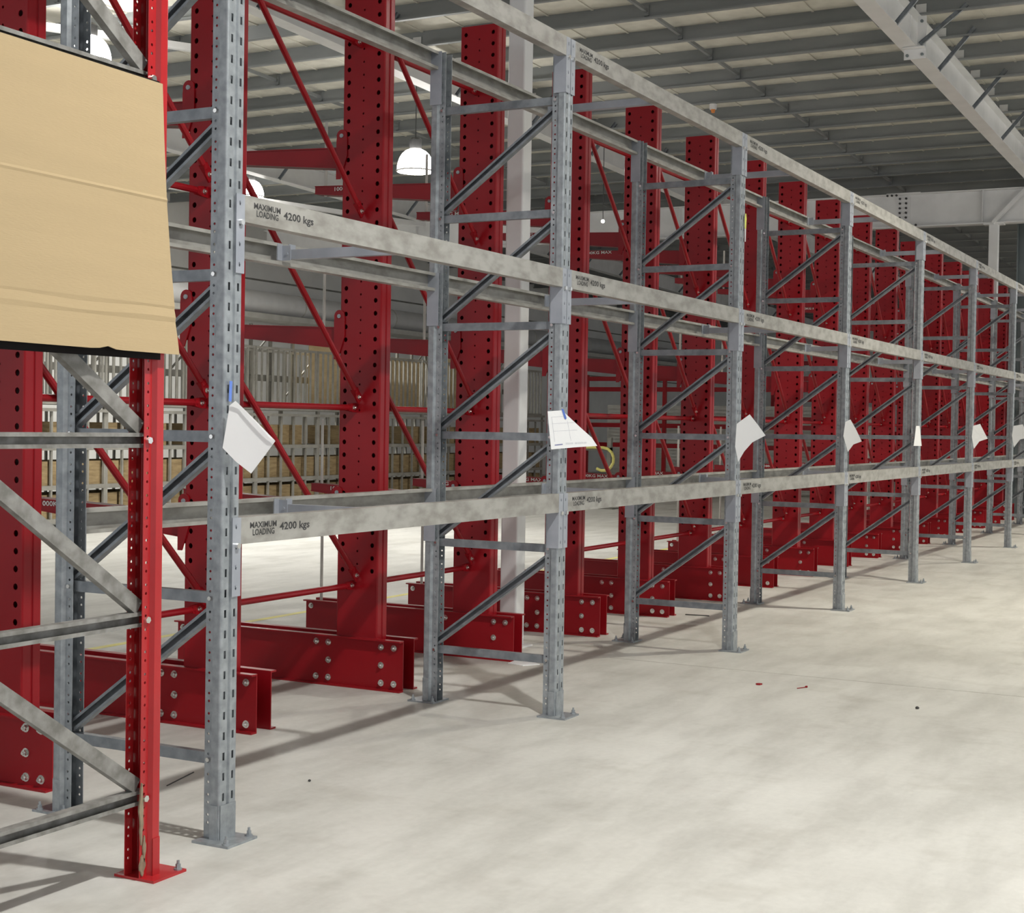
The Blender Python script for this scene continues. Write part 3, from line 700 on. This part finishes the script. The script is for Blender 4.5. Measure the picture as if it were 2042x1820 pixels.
# ------------------------------------------------------------------ CRATE SHELVES AND CAGES BY THE LEFT WALL
SY = 11.8; SW = 1.755; NB = 9; SX = 14.62
def shelves():
    bars = lambda x: MB().box(x-.02, x+.02, -.02, .02, 0, 1.76)
    pm = bars(0).mesh('post', 'cage'); ps = MB().box(-.016, .016, -.016, .016, 0, 1.66).mesh('divider', 'cage')
    be = MB().box(0, SW, -.025, .025, -.03, .03).mesh('shelf_beam', 'cage'); pl = MB().box(0, SW, 0, .8, -.006, .012).mesh('shelf_board', 'shelf')
    dk = MB().box(0, SW, -.06, .86, 0, .045).mesh('deck', 'cage'); fa = MB().box(0, SW, -.05, -.02, -.10, -.055).mesh('fascia', 'cage')
    cr = MB(); w, h, d, t = .29, .335, .70, .014
    cr.box(-w/2, w/2, 0, t, 0, h).box(-w/2, w/2, d-t, d, 0, h).box(-w/2, -w/2+t, t, d-t, 0, h).box(w/2-t, w/2, t, d-t, 0, h).box(-w/2, w/2, t, d-t, 0, t)
    crm = cr.mesh('timber_crate', 'timber')
    for i in range(NB):
        x = SX+i*SW
        s = thing('storage_shelf', f'grey shelving bay packed with timber crates, {ORD[i]} from the near end', 'shelving', (x, SY, 0), 0, 'crate shelving along the left side')
        for px in (0.02, SW-.02):
            for py in (0, .8): obj('post', pm, s, (px, py, 0))
        for q in range(1, 5):
            for py in (0, .8): obj('divider', ps, s, (q*SW/5, py, 0))
        for z in (.12, .585, 1.135): obj('shelf_beam', be, s, (0, 0, z)); obj('shelf_beam', be, s, (0, .8, z)); obj('shelf_board', pl, s, (0, 0, z+.02))
        obj('deck', dk, s, (0, 0, 1.745)); obj('fascia', fa, s, (0, 0, 1.745))
        for z, lv in ((.152, 'bottom'), (.617, 'middle'), (1.167, 'top')):
            for q in range(5):
                if lv == 'top' and random.random() < .25: continue
                tag(obj('timber_crate', crm, None, (x+(q+.5)*SW/5, SY+.03+random.uniform(0, .045), z)), f'open timber crate, {ORD[q]} along the {lv} shelf of the {ORD[i]} shelving bay', 'crate', f'timber crates on the {lv} shelf')
    bar = MB().box(-.014, .014, -.014, .014, 0, .98).mesh('bar', 'cage'); bar2 = MB().box(-.03, .03, -.02, .02, 0, 1.45).mesh('bar', 'shelf')
    rl = MB().box(0, SW-.03, -.02, .02, -.02, .02).mesh('rail', 'cage'); rl2 = MB().box(0, SW-.03, -.02, .02, -.055, .055).mesh('rail', 'shelf')
    for i in range(NB):
        x = SX+i*SW+.015
        c = thing('bar_cage', f'grey cage of upright bars on top of the shelving, {ORD[i]} from the near end', 'cage', (x, SY+.03, 1.79), 0, 'barred cages on the shelving')
        for y in (0, .7):
            obj('rail', rl, c, (0, y, .02)); obj('rail', rl, c, (0, y, .99))
            for q in range(12): obj('bar', bar, c, (.02+q*(SW-.07)/11, y, .01))
        obj('rail', rl2, c, (0, .74, .52))
        for q in range(3): obj('bar', bar2, c, (.3+q*.55, .76, 0))
        obj('diagonal', MB().beam((.1, .77, .2), (1.3, .77, 1.2), .02, .03).mesh('diagonal', 'shelf'), c)
    for i, (x, w, hh) in enumerate(((22.0, 1.2, 1.15), (23.3, 1.2, 1.2), (24.7, 1.25, 1.05), (26.3, 1.1, 1.15))):
        tag(obj('plywood_sheet', MB().box(0, w, 0, .018, 0, hh).mesh('plywood_sheet', 'ply'), None, (x, SY+.45, 1.79)), f'upright plywood sheet stored behind the cage bars, {ORD[i]} of four', 'plywood', 'plywood sheets in the cages')
shelves()
# duct on the left wall
d = thing('wall_duct', 'long white round duct on a tray along the left wall', 'duct', (0, 17.65, 4.2))
obj('pipe', MB().tube((0,0,.06), (56,0,.06), .27, 20).mesh('pipe', 'white', True), d)
obj('tray', MB().box(0, 56, -.3, .5, -.32, -.27).box(0, 56, -.3, -.28, -.27, -.2).mesh('tray', 'lightgrey'), d)
for i in range(14): obj('clamp', MB().tube((4*i+1,0,.06), (4*i+1.04,0,.06), .278, 20).mesh('clamp', 'lightgrey'), d)
# things at the far end
def far_rack(x, y0, y1, zs, lab, zt):
    r = thing('red_pipe_rack', lab, 'rack', (x, y0, 0), 0, 'far red racks')
    n = max(2, int((y1-y0)/1.9)+1)
    for i in range(n): obj('post', MB().box(-.04, .04, -.04, .04, 0, zt).mesh('post', 'red'), r, (0, (y1-y0)*i/(n-1), 0))
    for z in zs: obj('rail', MB().box(-.03, .03, -.04, y1-y0+.04, z-.05, z+.05).mesh('rail', 'red'), r)
far_rack(31.5, 5.4, 11.2, (.3, 1.15, 1.6, 1.78, 2.42, 2.66), 'far red steel rack with horizontal rails in front of the louvred panels', 2.75)
far_rack(36.0, 2.2, 8.2, (.4, 1.5, 2.3, 3.2), 'red steel rack at the far end of the building', 3.5)
lp = thing('louvre_panel', 'pale grey ribbed louvre panel behind the far red rack', 'panel', (34.0, 5.2, 0))
obj('panel', MB().box(0, .04, 0, 6.6, .05, 2.1).mesh('panel', 'lightgrey'), lp)
lm = MB()
for i in range(24): lm.box(-.03, 0, .05, 6.55, .12+i*.082, .165+i*.082)
o_ = obj('ribs', lm.mesh('ribs', 'lightgrey'), lp); o_['kind'] = 'stuff'
obj('foot', MB().box(-.1, .15, .2, .3, 0, .05).mesh('foot', 'shelf'), lp); obj('foot', MB().box(-.1, .15, 6.2, 6.3, 0, .05).mesh('foot', 'shelf'), lp)
ym = MB(); pts = [(0, .5, .95), (0, .2, .88), (0, -.25, .88)]
for i in range(9):
    t = math.pi/2-math.pi*1.2*i/8; pts.append((0, -.25-.22*math.cos(t), .66+.22*math.sin(t)))
ym.path(pts, .028, 8)
h = thing('hose_post', 'grey stand with a yellow hose looped over it near the far red rack', 'hose stand', (26.0, 8.4, 0))
obj('hose', ym.mesh('hose', 'yellow'), h, (-.06, .1, .28))
obj('stand', MB().box(-.04, .04, -.3, -.22, .02, 1.35).box(-.04,.04,-.3,.4,1.1,1.16).mesh('stand', 'shelf'), h)
obj('foot', MB().box(-.15, .15, -.4, -.1, 0, .02).mesh('foot', 'shelf'), h)
